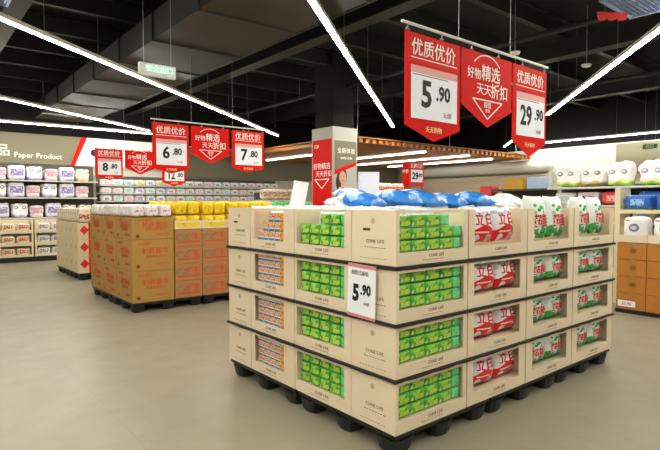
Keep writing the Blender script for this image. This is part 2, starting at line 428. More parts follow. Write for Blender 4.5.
o = m.build('red_bow', None, (6.45, 2.68, 3.86), -.6); tag(o, 'red ribbon bow tied at the edge of the right ceiling panel', 'ribbon')

# ------------------------------------------------------------------ back wall header, shelves
def header(name, x0, x1, z0, z1, mat, y=17.3):
    m = MB(); m.box(x0, y, z0, x1, 17.39, z1, mat); return m.build(name)
hd = empty('header_sign', (0, 17.3, 2.78)); tag(hd, 'olive header sign reading Paper Product above the back wall shelves', 'sign')
m = MB(); m.prism([(-5, 0), (3.92, 0), (4.24, .88), (-5, .88)], 0, .09, M['olive']); m.build('olive_panel', hd)
m = MB(); m.prism([(3.92, 0), (4.05, 0), (4.42, .88), (4.24, .88)], -.003, .09, M['red']); m.build('red_stripe', hd)
m = MB(); m.prism([(4.05, 0), (7.5, 0), (7.5, .88), (4.42, .88)], 0, .09, M['white']); m.build('white_panel', hd)
text('lettering', '纸品', .36, M['txt'], hd, (2.0, -.003, .34), .01)
text('lettering', 'Paper Product', .215, M['txt'], hd, (3.07, -.003, .24), .006)
m = MB(); m.tube((4.62, -.02, .42), (4.62, 0, .42), .11, M['beam'], 16); m.build('round_emblem', hd)
m = MB(); m.box(7.6, 17.3, 2.54, 18.4, 17.39, 3.6, M['olive']); o = m.build('header_sign'); tag(o, 'plain olive wall band behind the middle banners', 'sign')

def shelving(loc, rz, L, D, boards, H, label, back=True, bay=1.2, boardmat=None):
    """gondola: front faces local -y, x from 0 to L"""
    o = empty('shelf_unit', loc, rz); tag(o, label, 'shelf', None)
    m = MB(); m.box(0, D-.03, 0, L, D, H, M['shelfdark']); m.build('back_panel', o)
    for z in boards:
        m = MB(); m.box(.0, 0, z-.035, L, D-.03, z, boardmat or M['shelf'])
        o2 = m.build('shelf_board', o)
    k = max(1, round(L/bay))
    for i in range(k+1):
        x = min(L-.03, i*L/k); m = MB(); m.box(x, D-.028, 0, x+.03, D+.02, H+.02, M['shelf']); m.build('upright', o)
    m = MB(); m.box(0, .04, 0, L, D-.03, .1, M['black']); m.build('plinth', o)
    return o
# left bays (large rolls)
YB = 16.9
shelving((-2.4, 16.86, 0), 0, 6.98, .48, [1.22, 1.8, 2.29], 2.75, 'pale metal shelf unit under the Paper Product header')
shelving((4.66, 16.86, 0), 0, 6.7, .48, [.3, .7, 1.1, 1.42, 1.7, 1.95, 2.2], 2.5, 'long pale shelf unit of small packs on the back wall')
def soft_proto(name, cat, w, d, h, mat, seed=1, bulge=.5, n=6, parts=None, e=9, lobes=0):
    def mk():
        o = link(name, soft_block(name, w, d, h, mat, seed, bulge, n, e, lobes)); tag(o, None, cat); 
        if parts: parts(o)
        return o
    return Proto(mk)
def handle_part(w, h):
    def fn(o):
        m = MB(); m.box(-.05, -.012, h-.006, .05, .012, h+.006, M['white']); m.build('carry_handle', o)
    return fn
rolls = [soft_proto('toilet_roll_pack', 'toilet roll pack', .42, .3, .36, M['rollp'], 2, 1, 10, lobes=2, parts=handle_part(.4, .36)),
         soft_proto('toilet_roll_pack', 'toilet roll pack', .38, .3, .33, M['rollc'], 3, 1, 10, lobes=2, parts=handle_part(.4, .33)),
         soft_proto('toilet_roll_pack', 'toilet roll pack', .44, .3, .38, wares('white pack with purple print', 'efedf2', '8a80bd', 'd8d6ea', 1.6), 4, 1),
         soft_proto('toilet_roll_pack', 'toilet roll pack', .36, .3, .31, wares('pack with rose print', 'f2eeee', 'd79aa8', 'e9d9dd', 1.5), 5, 1)]
bluepk = soft_proto('tissue_pack', 'tissue pack', .2, .26, .3, wares('blue tissue pack', '6f92c9', 'e8eef6', '3f62a6', 1.2), 6, 1)
yelpk = soft_proto('tissue_pack', 'tissue pack', .3, .28, .34, wares('pale yellow tissue pack', 'f0e08c', 'e8c24a', 'f5efd0', 1.2), 6, 1)
names4 = ['white toilet roll pack with purple spots', 'cream toilet roll pack', 'white toilet roll pack with violet print', 'white toilet roll pack with faint rose print']
rowz = [2.29, 1.8, 1.22]; rown = ['top', 'second', 'third']
for r, z in enumerate(rowz):
    x = 1.0; k = 0
    while x < 4.3:
        q = [ [1,0,3,2,0,3,2], [3,1,0,2,3,0,2], [1,3,2,0,3,2,1] ][r][k % 7]
        w = [.42,.38,.44,.36][q]
        rq = rolls[q].put((x+w/2, 17.06, z), 0, names4[q] + ', %s from left, %s shelf under Paper Product' % (ORD[k], rown[r]), 'toilet roll packs under the olive header'); rq.scale = (1, 1, 1.13)
        x += w + .012 + random.random()*.04; k += 1
    if r == 0 and x < 4.55: pass
# lower cream crates of rolls
crate_mat = M['cream']
def crate_make():
    m = MB(); w, d, h, t = .82, .42, .34, .04
    m.box(0, 0, 0, w, d, .02, crate_mat); m.box(0, d-.02, .02, w, d, h, crate_mat); m.box(0, 0, .02, t, d-.02, h, crate_mat); m.box(w-t, 0, .02, w, d-.02, h, crate_mat)
    m.box(t, 0, .02, w-t, .02, .06, crate_mat); m.box(t, 0, h-.035, w-t, .02, h, crate_mat)
    o = m.build('display_crate'); tag(o, None, 'crate'); return o
cr = Proto(crate_make)
crpack = [soft_proto('toilet_roll_pack', 'toilet roll pack', .34, .25, .22, wares('cream pack with red oval', 'f2e6cf', 'cc5a42', 'eadcae', 1.), 8, .6),
          soft_proto('toilet_roll_pack', 'toilet roll pack', .34, .25, .22, wares('white pack with brown print', 'efece8', 'a08a98', 'dcd6dc', 1.), 9, .6)]
shade = ['cream toilet roll pack with red oval', 'white toilet roll pack with dark print']
for cx in range(4):
    for cz in range(3):
        x = 1.06 + cx*.86 ; z = .145 + cz*.345
        cr.put((x, 16.42, z), 0, 'cream open-front crate, %s from the left, %s row, at the back shelf foot' % (ORD[cx], ['bottom','middle','top'][cz]), 'cream crates along the back shelf')
        for q in (0, 1):
            t = 0 if cx in (0, 1) and cx < 2 else 1
            crpack[t].put((x+.04+.19+q*.36, 16.6, z+.022), 0, shade[t] + ', %s half, %s row of %s crate column' % (['left','right'][q], ['bottom','middle','top'][cz], ORD[cx]), 'toilet roll packs in the cream crates')
m = MB(); m.box(1.0, 16.41, 0, 4.55, 16.84, .14, M['black']); o = m.build('plinth'); tag(o, 'low black base under the cream crates at the back shelf', 'pallet')
# right bays (small packs)
smallm = [wares('white pack with dark label', 'f2f0ec', '38323e', 'e8e5e0', .62), wares('white pack with pink label', 'f0e9ea', 'd98aa0', 'f2dce2', .7),
          wares('white pack with teal label', 'e8efec', '86c2b2', 'd6e6e0', .7), wares('white pack with lilac label', 'eceaf2', '8f86b8', 'dcd8ea', .7), wares('pale pack with yellow label', 'f0ecd0', 'd9c24a', 'e8e0a8', .7)]
small = [soft_proto('tissue_pack', 'tissue pack', .325, .3, .185, mm, 11+i, .5, 5) for i, mm in enumerate(smallm)]
sname = ['white tissue pack with dark label', 'white tissue pack with pink label', 'white tissue pack with teal label', 'white tissue pack with lilac label', 'pale tissue pack with yellow label']
for r, z in enumerate((2.2, 1.95, 1.7, 1.42)):
    for k in range(19 if r < 3 else 6):
        x = 4.86 + k*.345
        q = (([1,2,2,4,3,4][k] if k < 6 else (0 if (k*7+r*3) % 5 else 1)) if r != 1 else ([1,1,2,3,2,3][k] if k < 6 else [0,0,2,0,1][k % 5])) if r < 2 else [0,1,0,2,1,3,0][(k+r) % 7]
        small[q].put((x, 17.04, z), 0, sname[q] + ', %s from the left on the long shelf, %s row' % (ORD[k], ['top','second','third','fourth'][r]), 'tissue packs on the long back shelf')

# ------------------------------------------------------------------ far right: shutter wall, canopy
o = empty('roller_shutter', (18.3, 16.3, 0), LEFT); L = 6.6
m = MB()
for i in range(38): m.prism_ = None; z = .05 + i*.07; m.add([(0,.03,z),(L,.03,z),(L,0,z+.02),(0,0,z+.02),(L,0,z+.05),(0,0,z+.05),(L,.03,z+.068),(0,.03,z+.068)], [(0,1,2,3),(3,2,4,5),(5,4,6,7)], M['shutter'])
m.build('curtain', o); m = MB(); m.box(-.12, -.03, 0, -.01, .15, 2.75, M['wallc']); m.build('guide_rail', o); m = MB(); m.box(L+.01, -.03, 0, L+.12, .15, 2.75, M['wallc']); m.build('guide_rail', o)
tag(o, 'beige ribbed roller shutter on the far wall beyond the blue bags', 'shutter')
m = MB(); m.prism([(-.05, 0), (.55, 0), (.62, .1), (.6, .3), (.45, .42), (-.05, .42)], 0, 1, M['white'])
# fascia beam: rounded bulkhead above the shutter
def fascia():
    m = MB(); pr = [(0, 2.78), (-.5, 2.8), (-.62, 2.88), (-.66, 3.02), (-.62, 3.14), (-.5, 3.22), (0, 3.24)]
    ys = [16.6, 10.4] ; v = []; f = []
    for y in ys: v += [(18.48+x, y, z) for x, z in pr]
    for i in range(6): f.append((i, i+1, 8+i, 7+i))
    f.append(tuple(range(6, -1, -1)))
    k = len(v)
    # rounded end
    for t in range(1, 7):
        a = t/6*PI/2
        v += [(18.48 + x*math.cos(a), 10.4 + x*math.sin(a)*1.2, z) for x, z in pr]
    for t in range(6):
        b0 = 7 + t*7; b1 = b0 + 7
        for i in range(6): f.append((b0+i, b0+i+1, b1+i+1, b1+i))
    m.add(v, f, plain('bulkhead paint', 'dcd8cc', .7), True); o = m.build('bulkhead'); tag(o, 'pale rounded bulkhead above the roller shutter', 'bulkhead')
fascia()
cn = empty('slatted_canopy', (9.1, 10.2, 3.25)); tag(cn, 'orange timber slatted canopy hung behind the square pillar', 'canopy')
m = MB(); 
for k in range(36): m.box(k*.25, 0, 0, k*.25+.13, 6.6, .1, M['wood'])
m.build('slats', cn)
m = MB(); m.box(0, .05, .13, 8.9, 6.5, .17, plain('canopy backing', '8a5a2b', .8)); m.build('backing', cn)
m = MB(); m.box(0, .3, .1, 8.9, .36, .13, M['beam']); m.box(0, 6.1, .1, 8.9, 6.16, .13, M['beam']); m.build('rail', cn)
for x in (.5, 4.5, 8.4):
    for y in (.33, 6.13):
        m = MB(); m.tube((x, y, .17), (x, y, 1.94), .01, M['wire'], 6); m.build('hanger_rod', cn)
for i, (x, y0, y1) in enumerate(((12.5, 10.6, 14.6), (14.6, 10.5, 16.2), (16.4, 10.8, 16.0), (10.4, 12.0, 16.4))):
    m = MB(); m.box(-.018, 0, 0, .018, y1-y0, .03, M['lampdim']); o = empty('strip_light', (x, y0, 3.2)); m.build('diffuser', o)
    m = MB(); m.box(-.02, 0, .03, .02, y1-y0, .048, M['white']); m.build('housing', o)
    tag(o, 'white strip light under the timber canopy, %s from the left' % ['second', 'third', 'rightmost', 'first'][i], 'light', 'strip lights under the canopy')

# pillar
pl = empty('square_pillar', (7.71, 9.31, 0)); tag(pl, 'square pillar clad in a red poster and a photo poster of a woman', 'pillar')
m = MB(); m.box(0, 0, 0, .76, .8, 3.42, plain('grey pillar cladding', 'b1aea4', .6)); m.box(.06, .06, 3.42, .7, .74, 5.2, M['ceil']); m.build('cladding', pl)
rp = MB(); rp.box(-.012, .04, 1.0, -.0, .76, 3.14, M['red']); rpo = rp.build('red_poster', pl)
t = text('lettering', '好物精选', .16, M['txt'], rpo, (-.014, .4, 2.5), .004, rot=(0,0,LEFT))
text('lettering', '天天折扣', .15, M['txt'], rpo, (-.014, .33, 2.32), .004, rot=(0,0,LEFT))
text('lettering', '优质', .09, M['txt'], rpo, (-.014, .6, 2.98), .02, rot=(0,0,LEFT))
m = MB()
def bar(m, a, b, w, mat, y0, y1):
    a = Vector(a); b = Vector(b); d = (b-a).normalized(); n_ = Vector((-d.y, d.x))*w/2
    m.prism([tuple(a-n_), tuple(b-n_), tuple(b+n_), tuple(a+n_)], y0, y1, mat)
for a, b in (((-.27, 2.2), (.27, 2.2)), ((-.27, 2.2), (0, 1.98)), ((.27, 2.2), (0, 1.98))): bar(m, a, b, .022, M['txt'], -.002, 0)
m.build('triangle_outline', rpo, (-.013, .4, 0), LEFT)
pp = MB(); pp.box(.04, -.012, 1.0, .72, 0, 3.14, plain('grey photo backdrop', 'b9b6ae', .5)); ppo = pp.build('photo_poster', pl)
m = MB(); m.prism([(.04, 2.4), (.72, 2.62), (.72, 3.1), (.04, 3.1)], -.014, -.012, M['olive']); m.build('olive_band', ppo)
m = MB(); m.prism([(.04, 2.3), (.72, 2.54), (.72, 2.62), (.04, 2.4)], -.015, -.012, M['red']); m.build('red_stripe', ppo)
text('lettering', '全新体验', .14, M['txt'], ppo, (.4, -.016, 2.86), .006); text('lettering', 'quality of life', .07, M['txt'], ppo, (.4, -.016, 2.7), .02)
def oval(cx, cz, rx, rz, k=18, a0=0, a1=2*PI): return [(cx+rx*math.cos(a0+(a1-a0)*i/k), cz+rz*math.sin(a0+(a1-a0)*i/k)) for i in range(k)]
m = MB(); hair = plain('dark hair print', '3a2a22', .7); skin = plain('skin print', 'd8a184', .7)
m.prism(oval(.27, 2.27, .15, .2), -.0135, -.012, hair); m.prism(oval(.16, 2.12, .08, .18), -.0136, -.012, hair)
m.prism(oval(.29, 2.24, .11, .15), -.015, -.012, skin); m.prism([(.23, 1.94), (.35, 1.94), (.34, 2.15), (.24, 2.15)], -.0145, -.012, skin)
m.prism([(.05, 1.3), (.07, 1.86), (.2, 2.02), (.29, 1.96), (.38, 2.02), (.56, 1.88), (.62, 1.3)], -.0142, -.012, M['white'])
for x in (.25, .33): m.prism(oval(x, 2.27, .011, .006, 8), -.016, -.015, hair)
m.prism(oval(.29, 2.165, .03, .012, 10), -.016, -.015, M['redprint'])
for x, z, r, c in ((.3, 1.66, .1, 'f0c92a'), (.42, 1.7, .09, '8fbf3a'), (.5, 1.62, .09, 'f2a62c'), (.38, 1.56, .1, '2d4fa6'), (.24, 1.58, .07, 'd9452c'), (.55, 1.72, .07, '59a83f')):
    m.prism(oval(x, z+.2, r, r*.9), -.016, -.012, plain('print ' + c, c, .6))
m.prism([(.2, 1.5), (.56, 1.5), (.6, 1.7), (.16, 1.7)], -.0165, -.012, plain('bowl print', '34559c', .6))
m.build('woman_print', ppo)

# gondola behind the pillar with bags on top and framed sign on it
shelving((9.0, 9.3, 0), 0, 1.35, .5, [.4, .9, 1.4, 1.8], 1.84, 'dark mid-height shelf unit right of the square pillar')
shelving((6.9, 11.0, 0), 0, 1.2, .5, [.4, .9, 1.4, 1.72], 1.9, 'dark mid-height shelf unit left of the square pillar')
obag = soft_proto('powder_bag', 'detergent bag', .26, .2, .36, wares('white bag with orange print', 'f0ece6', 'e2703a', 'd9a38c', 1.5), 21, 1)
for k in range(4): obag.put((9.2 + k*.31, 9.5, 1.8), .1*(k % 3 - 1), 'white and orange detergent bag, %s from the left on the dark shelf beside the pillar' % ORD[k], 'white and orange bags behind the pillar')
cbag = soft_proto('powder_bag', 'detergent bag', .26, .2, .27, wares('cream bag with brown print', 'efe0cc', 'b98a68', 'e0c9a8', 1.2), 22, 1)
for k in range(4): cbag.put((7.06 + k*.285, 11.2, 1.72), .1*(k % 2), 'cream detergent bag, %s from the left on the shelf left of the pillar' % ORD[k], 'cream bags left of the pillar')
for k in range(4): cbag.put((7.06 + k*.285, 11.2, 1.4), 0, 'cream detergent bag in the shadow under the top board, %s from the left' % ORD[k], 'cream bags on the lower board left of the pillar')

# ------------------------------------------------------------------ banners
def rail(x0, x1, y, z, label, zc=5.2):
    o = empty('banner_rail', (x0, y, z)); m = MB(); L = x1-x0; m.tube((0,0,0), (L,0,0), .011, M['white'], 10); m.build('tube', o)
    k = 6
    for i in range(k):
        x = .06 + (L-.12)*i/(k-1); m = MB(); m.tube((x,0,-.008), (x,0,-.045), .005, M['wire'], 6); m.tube((x-.018,0,-.045), (x+.018,0,-.045), .006, M['wire'], 6); m.build('hook', o)
    for x in (L*.32, L*.68): m = MB(); m.tube((x,0,.01), (x,0,(4.045 if 2.87 < x0+x < 4.38 and y > 4.5 else 5.2)-z), .0025, M['wire'], 6); m.build('suspension_wire', o)
    tag(o, label, 'rail', 'banner rails')
def price_banner(x, y, ztop, w, h, tip, big, small, label, cat='banner', zdetail=True):
    """x is the left edge; face to -y"""
    o = empty('price_banner', (x, y, ztop-h-tip)); H = h+tip
    m = MB(); m.prism([(0, tip), (w/2, 0), (w, tip), (w, H), (0, H)], 0, .006, M['red']); f = m.build('banner_sheet', o)
    m = MB(); m.box(w*.03, -.0012, H-.32*h, w*.97, 0, H-.01, M['redlite']); m.build('pale_heading_field', f)
    text('heading', '优质优价', w*.205, M['txt'], f, (w*.5, -.003, H-.165*h), .008, sx=.98)
    m = MB(); m.box(w*.09, -.002, H-.272*h, w*.93, -.0012, H-.262*h, M['txt']); m.build('heading_rule', f)
    c = MB(); c.box(w*.1, -.006, tip+.08*h, w*.93, -.001, tip+.65*h, M['pricecard']); c.box(w*.1, -.0065, tip+.57*h, w*.93, -.006, tip+.65*h, M['pink'])
    c.box(w*.12, -.0065, tip+.55*h, w*.75, -.006, tip+.558*h, M['dig'])
    cd_ = c.build('price_card', f)
    bw = w*(.36 if len(big) == 1 else .44)
    text('price_digits', big, w*.42, M['dig'], cd_, (w*(.36 if len(big) == 1 else .37), -.008, tip+.34*h), .03, sx=.95 if len(big) == 1 else .8)
    text('price_digits', '.' + small, w*.24, M['dig'], cd_, (w*(.66 if len(big) == 1 else .75), -.008, tip+.38*h), .03, sx=.9)
    text('unit_lettering', '元/袋', w*.07, M['ink'], cd_, (w*.74, -.008, tip+.15*h), 0)
    text('footer_lettering', '天天购物', w*.075, plain('pale yellow ink', 'f6d9a0', .6), f, (w*.5, -.003, tip*.8), .005)
    tag(o, label, 'banner', 'red price banners'); return o
def slogan_banner(x, y, ztop, w, h, tip, label):
    o = empty('slogan_banner', (x, y, ztop-h-tip)); H = h+tip
    m = MB(); m.prism([(0, tip), (w/2, 0), (w, tip), (w, H), (0, H)], 0, .006, M['red']); f = m.build('banner_sheet', o)
    k = w/.72*.9; cx = w*.48; cz = tip+h*.52
    text('slogan_lettering', '好物', .105*k, M['txt'], f, (cx-.2*k, -.003, cz+.03*k), .006)
    text('slogan_lettering', '精选', .15*k, M['txt'], f, (cx+.06*k, -.003, cz+.05*k), .01)
    text('slogan_lettering', '天天', .115*k, M['txt'], f, (cx-.05*k, -.003, cz-.1*k), .0)
    text('slogan_lettering', '折扣', .145*k, M['txt'], f, (cx+.2*k, -.003, cz-.1*k), .008)
    m = MB(); R = .26*k
    pts = [(cx+R*math.cos(a), cz+.0*k+R*math.sin(a)*.85) for a in [PI*(.22+.56*i/12) for i in range(13)]]
    for a, b in zip(pts, pts[1:]): bar(m, a, b, .009*k, M['txt'], -.003, -.001)
    m.build('arc_line', f)
    m = MB(); tz = cz-.19*k
    for a, b in (((cx-.22*k, tz), (cx+.25*k, tz)), ((cx-.22*k, tz), (cx+.01*k, tz-.17*k)), ((cx+.25*k, tz), (cx+.01*k, tz-.17*k))): bar(m, a, b, .012*k, M['txt'], -.003, -.001)
    m.build('triangle_outline', f)
    text('small_lettering', '超值', .06*k, M['txt'], f, (cx+.01*k, -.003, tz-.045*k), .0); text('small_lettering', '优选', .035*k, M['txt'], f, (cx+.01*k, -.003, tz-.095*k), .0)
    tag(o, label, 'banner', 'red slogan banners')
Y1 = 2.56
rail(2.76, 4.79, Y1+.003, 2.93, 'white rail carrying the three large red banners over the near stack')
price_banner(2.79, Y1, 2.875, .64, .67, .105, '5', '90', 'large red price banner reading 5.90 over the near stack')
slogan_banner(3.45, Y1, 2.875, .72, .44, .165, 'large red slogan banner between the 5.90 and 29.90 banners')
price_banner(4.19, Y1, 2.875, .58, .68, .13, '29', '90', 'large red price banner reading 29.90 at the right end of its rail')
Y2 = 7.98
rail(2.96, 5.04, Y2+.003, 2.94, 'white rail carrying the 6.80 banner over the brown carton stack')
price_banner(2.98, Y2, 2.89, .6, .71, .075, '6', '80', 'red price banner reading 6.80 over the brown carton stack')
slogan_banner(3.62, Y2, 2.89, .69, .45, .14, 'red slogan banner between the 6.80 and 7.80 banners')
price_banner(4.36, Y2, 2.89, .64, .64, .075, '7', '80', 'red price banner reading 7.80 over the yellow packs')
Y3 = 12.8
rail(3.4, 5.6, Y3+.003, 2.96, 'far white rail carrying the red banners in front of the back shelves')
price_banner(3.43, Y3, 2.91, .63, .66, .07, '8', '80', 'far red price banner reading 8.80, beside the white header panel')
slogan_banner(4.11, Y3, 2.91, .72, .42, .16, 'far red slogan banner in front of the back shelves')
pb = price_banner(5.02, Y3, 2.66, .62, .5, .1, '12', '80', 'far red price banner reading 12.80, below the 6.80 banner')
for x in (.1, .52): m = MB(); m.tube((x, .003, .59), (x, .003, .895), .004, M['wire'], 6); m.build('hanger_wire', pb)
# framed sign on the shelf behind the pillar
fs = empty('framed_price_sign', (11.3, 10.2, .0)); fs.scale = (1, 1, 1)
m = MB(); m.box(.02, 0, 2.12, .66, .02, 2.81, M['redprint']); m.box(0, -.005, 2.12, .02, .24, 2.81, M['red']); m.build('red_board', fs)
m = MB(); m.box(.1, -.006, 2.25, .6, 0, 2.61, M['pricecard']); pc = m.build('price_card', fs)
text('price_digits', '29', .27, M['dig'], pc, (.28, -.008, 2.42), .04); text('price_digits', '.80', .15, M['dig'], pc, (.49, -.008, 2.45), .03)
text('heading', '优质优价', .13, M['txt'], fs, (.34, -.004, 2.71), .02)
text('side_lettering', '特价', .12, M['txt'], fs, (-.004, .12, 2.55), .02, rot=(0,0,LEFT))
m = MB(); m.box(.06, .0, .03, .09, .03, 2.12, M['redprint']); m.build('post', fs); m = MB(); m.box(.58, 0, .03, .61, .03, 2.12, M['redprint']); m.build('post', fs)
m = MB(); m.box(.0, -.12, 0, .66, .2, .03, M['beam']); m.build('foot', fs)
tag(fs, 'red framed floor-standing sign reading 29.80 right of the pillar', 'sign')
# hanging exit sign
ex = empty('exit_sign', (2.14, 6.1, 3.13)); tag(ex, 'white hanging exit sign with green lettering below the ceiling', 'exit sign')
m = MB(); m.bbox(0, 0, 0, .44, .05, .15, plain('exit sign housing', 'c9ccc8', .4)); h_ = m.build('housing', ex)
t = link('lettering', text_mesh('安全出口', .085, emis('green lit lettering', (.1, .75, .4), .25), .02, 1), ex, (.24, -.002, .085)); text('lettering', 'EXIT', .03, plain('exit green', '2fbf83', .5), ex, (.3, -.002, .03), .02)
for x in (.06, .39): m = MB(); m.tube((x, .025, .15), (x, .025, 5.2-3.13), .004, M['wire'], 6); m.build('suspension_wire', ex)
for i, x in enumerate((0, .5)):
    e = empty('exit_sign', (15.9, 5.7 - x*.9, 3.13), LEFT); m = MB(); m.box(0, 0, 0, .36, .04, .13, plain('exit green panel', '2f8a4d', .5)); m.build('housing', e)
    text('lettering', '出口', .1, M['txt'], e, (.18, -.002, .065), .02)
    for xx in (.05, .31): m = MB(); m.tube((xx, .02, .13), (xx, .02, 5.2-3.13), .004, M['wire'], 6); m.build('suspension_wire', e)
    tag(e, ['small green exit sign hung in front of the far right wall', 'small green exit sign hung nearest the right edge'][i], 'exit sign', 'small green exit signs')

# ------------------------------------------------------------------ pallets
def pallet(w, d, loc, label, h=.15, sheet=M['black']):
    o = empty('pallet', loc); tag(o, label, 'pallet')
    m = MB(); m.box(.01, .01, h-.03, w-.01, d-.01, h, sheet); m.box(.03, .03, h-.05, w-.03, d-.03, h-.03, sheet); m.build('deck', o)
    for i in range(3):
        for j in range(3):
            x = .11 + (w-.22)*i/2; y = .11 + (d-.22)*j/2; m = MB(); n8 = 12; v = []
            for z, r in ((0, .075), (.012, .083), (h-.05, .1)):
                for a in range(n8):
                    t = 2*PI*a/n8 + PI/12; c, s = math.cos(t), math.sin(t); q = (abs(c)**4+abs(s)**4)**.25; v.append((x+c/q*r, y+s/q*r, z))
            f = [tuple(range(n8-1, -1, -1)), tuple(range(2*n8, 3*n8))] + [(k*n8+a, k*n8+(a+1)%n8, k*n8+n8+(a+1)%n8, k*n8+n8+a) for k in range(2) for a in range(n8)]
            m.add(v, f, M['black']); m.build('foot', o)
    return o

# ------------------------------------------------------------------ the near stack of display cartons
X0, X1, YA, YZ = 2.37, 5.56, 2.24, 4.42
ZB = [.15, .496, .852, 1.218, 1.60]
for i in range(3):
    for j in range(2):
        pallet(1.055, 1.08, (X0 + i*1.066, YA + j*1.095, 0), 'black plastic pallet under the near stack, %s along the right side, %s row' % (ORD[i], ['near', 'rear'][j]))
for L_ in range(1, 4):
    for i in range(3):
        for j in range(2):
            m = MB(); xa = X0 + i*1.066 + .002; xb = xa + 1.062; ya = YA + j*1.095 + .002; yb = ya + 1.085
            if i == 0: xa -= .018
            if i == 2: xb += .016
            if j == 0: ya -= .018
            if j == 1: yb += .016
            z = ZB[L_]
            # slightly buckled sheet
            N = 12; v = []; f = []
            for a in range(N+1):
                for b in range(N+1):
                    x = xa + (xb-xa)*a/N; y = ya + (yb-ya)*b/N
                    edge = a in (0, N) or b in (0, N)
                    dz = (.004*math.sin(x*23+L_*2) + .004*math.sin(y*19+L_)) if edge else 0
                    v += [(x, y, z+min(.0, dz)), (x, y, z+.018+min(0, dz))]
            for a in range(N):
                for b in range(N):
                    q = lambda a, b: 2*(a*(N+1)+b)
                    f.append((q(a,b), q(a,b+1), q(a+1,b+1), q(a+1,b))); f.append((q(a,b)+1, q(a+1,b)+1, q(a+1,b+1)+1, q(a,b+1)+1))
            for a in range(N):
                q = lambda a, b: 2*(a*(N+1)+b)
                f += [(q(a,0), q(a+1,0), q(a+1,0)+1, q(a,0)+1), (q(a,N), q(a,N)+1, q(a+1,N)+1, q(a+1,N)), (q(0,a), q(0,a)+1, q(0,a+1)+1, q(0,a+1)), (q(N,a), q(N,a+1), q(N,a+1)+1, q(N,a)+1)]
            m.add(v, f, M['sheet']); o = m.build('slip_sheet')
            tag(o, 'dark slip sheet under the %s carton layer, %s along, %s row' % (LAY[L_], ORD[i], ['near', 'rear'][j]), 'slip sheet', 'dark slip sheets between the carton layers')

def carton(w, d, h, win=None, opentop=False, side_text=False, inner=.085):
    """front face at y=0 towards -y, x 0..w. win = (x0, x1, z0, z1)"""
    m = MB(); t = .008; c = M['card']; ci = M['cardin']
    if win:
        x0, x1, z0, z1 = win
        m.box(0, 0, 0, x0, t, h, c); m.box(x1, 0, 0, w, t, h, c); m.box(x0, 0, 0, x1, t, z0, c)
        if not opentop: m.box(x0, 0, z1, x1, t, h, c)
        m.box(t, t, z0-.012, w-t, d-t, z0-.006, ci)
    else: m.box(0, 0, 0, w, t, h, c); m.box(t, t, inner-.012, w-t, d-t, inner-.006, ci)
    m.box(0, t, 0, t, d, h, c); m.box(w-t, t, 0, w, d, h, c); m.box(t, d-t, 0, w-t, d, h, c)
    m.box(t, t, 0, w-t, d-t, .006, c)
    return m.build('display_carton')
def carton_marks(o, w, h, win, corner=False):
    g = '优质生活'
    if win:
        z0 = win[2]
        a = (win[0]+win[1])/2
        text('printed_lettering', 'CUNE LIFE', .03, M['ink'], o, (a+.03, -.001, z0*.62), .01, 1.15)
        m = MB()
        for k in range(9): m.box(a-.11+k*.025, -.001, z0*.27, a-.095+k*.025, 0, z0*.27+.005, M['ink'])
        m.build('printed_line', o)
def plain_marks(o, w, h, z_top=False, y=-.001, rz=0, base=(0,0)):
    """marks of the closed end: handle slot, emblem, words"""
    def P(x, z): 
        c, s = math.cos(rz), math.sin(rz); return (base[0]+c*x - s*y, base[1]+s*x + c*y, z)
    cx = w*.5
    e = text('printed_lettering', 'CUNE LIFE', .032, M['ink'], o, P(cx+.02, h*.42), .01, 1.15, rot=(0,0,rz))
    m = MB(); 
    for k in range(8): m.box(-.1+k*.026, 0, 0, -.082+k*.026, .001, .005, M['ink'])
    m.build('printed_line', o, P(cx+.02, h*.3), rz)
    m = MB()
    for k in range(10): m.box(-.12+k*.025, 0, 0, -.105+k*.025, .001, .004, M['ink'])
    m.build('printed_line', o, P(cx+.0, h*.1), rz)
    m = MB()
    m.prism(oval(0, 0, .02, .02, 14), 0, .001, plain('pale ink ring', 'c3a97e', .8)); m.build('printed_emblem', o, P(cx, h*.8), rz)
    if z_top: m = MB(); m.box(-.035, 0, -.009, .035, .001, .009, plain('handle slot', '4b3a28', .9)); m.build('hand_slot', o, P(cx-.06, h*.64), rz)

gp = soft_proto('green_tissue_pack', 'tissue pack', .143, .1, .079, M['green'], 31, .6, 6, e=12)
mp = soft_proto('mint_tissue_pack', 'tissue pack', .095, .1, .079, M['mint'], 32, .4, 4, e=12)
def obox(name, mat):
    def mk():
        m = MB(); m.bbox(-.044, 0, 0, .044, .1, .078, mat, .005); o = m.build(name); tag(o, None, 'tissue box')
        return o
    return Proto(mk)
ob = obox('tissue_box', M['orange']); ab = obox('tissue_box', M['amber'])
def redbag_make():
    o = link('powder_bag', pillow('powder_bag', .33, .27, .13, M['redbag'], 5)); tag(o, None, 'detergent bag')
    for ch, x, z, r in (('立', -.055, .165, .05), ('白', .065, .17, -.06)):
        me = text_mesh(ch, .105, M['redprint'], .022, 1).copy()
        for v in me.vertices:
            u = (v.co.x + x)/.165; vv = (v.co.z + z - .135)/.135; v.co.y += -(bag_surf(u, vv, .33, .27, .13)) - .004
        link('printed_name', me, o, (x, 0, z), 0, (0, r, 0))
    return o
def leafbag_make():
    o = link('powder_bag', pillow('powder_bag', .3, .33, .13, M['leafbag'], 9)); tag(o, None, 'detergent bag')
    for ch, x, z in (('超', -.055, .125), ('能', .05, .13)):
        for mat, b, dy in ((M['txt'], .05, .002), (M['redprint'], .018, .004)):
            me = text_mesh(ch, .105, mat, b, 1).copy()
            for v in me.vertices:
                u = (v.co.x + x)/.15; vv = (v.co.z + z - .165)/.165; v.co.y += -(bag_surf(u, vv, .3, .33, .13)) - .003 - dy
            link('printed_name', me, o, (x, 0, z), 0)
    return o
rb = Proto(redbag_make); lb = Proto(leafbag_make)
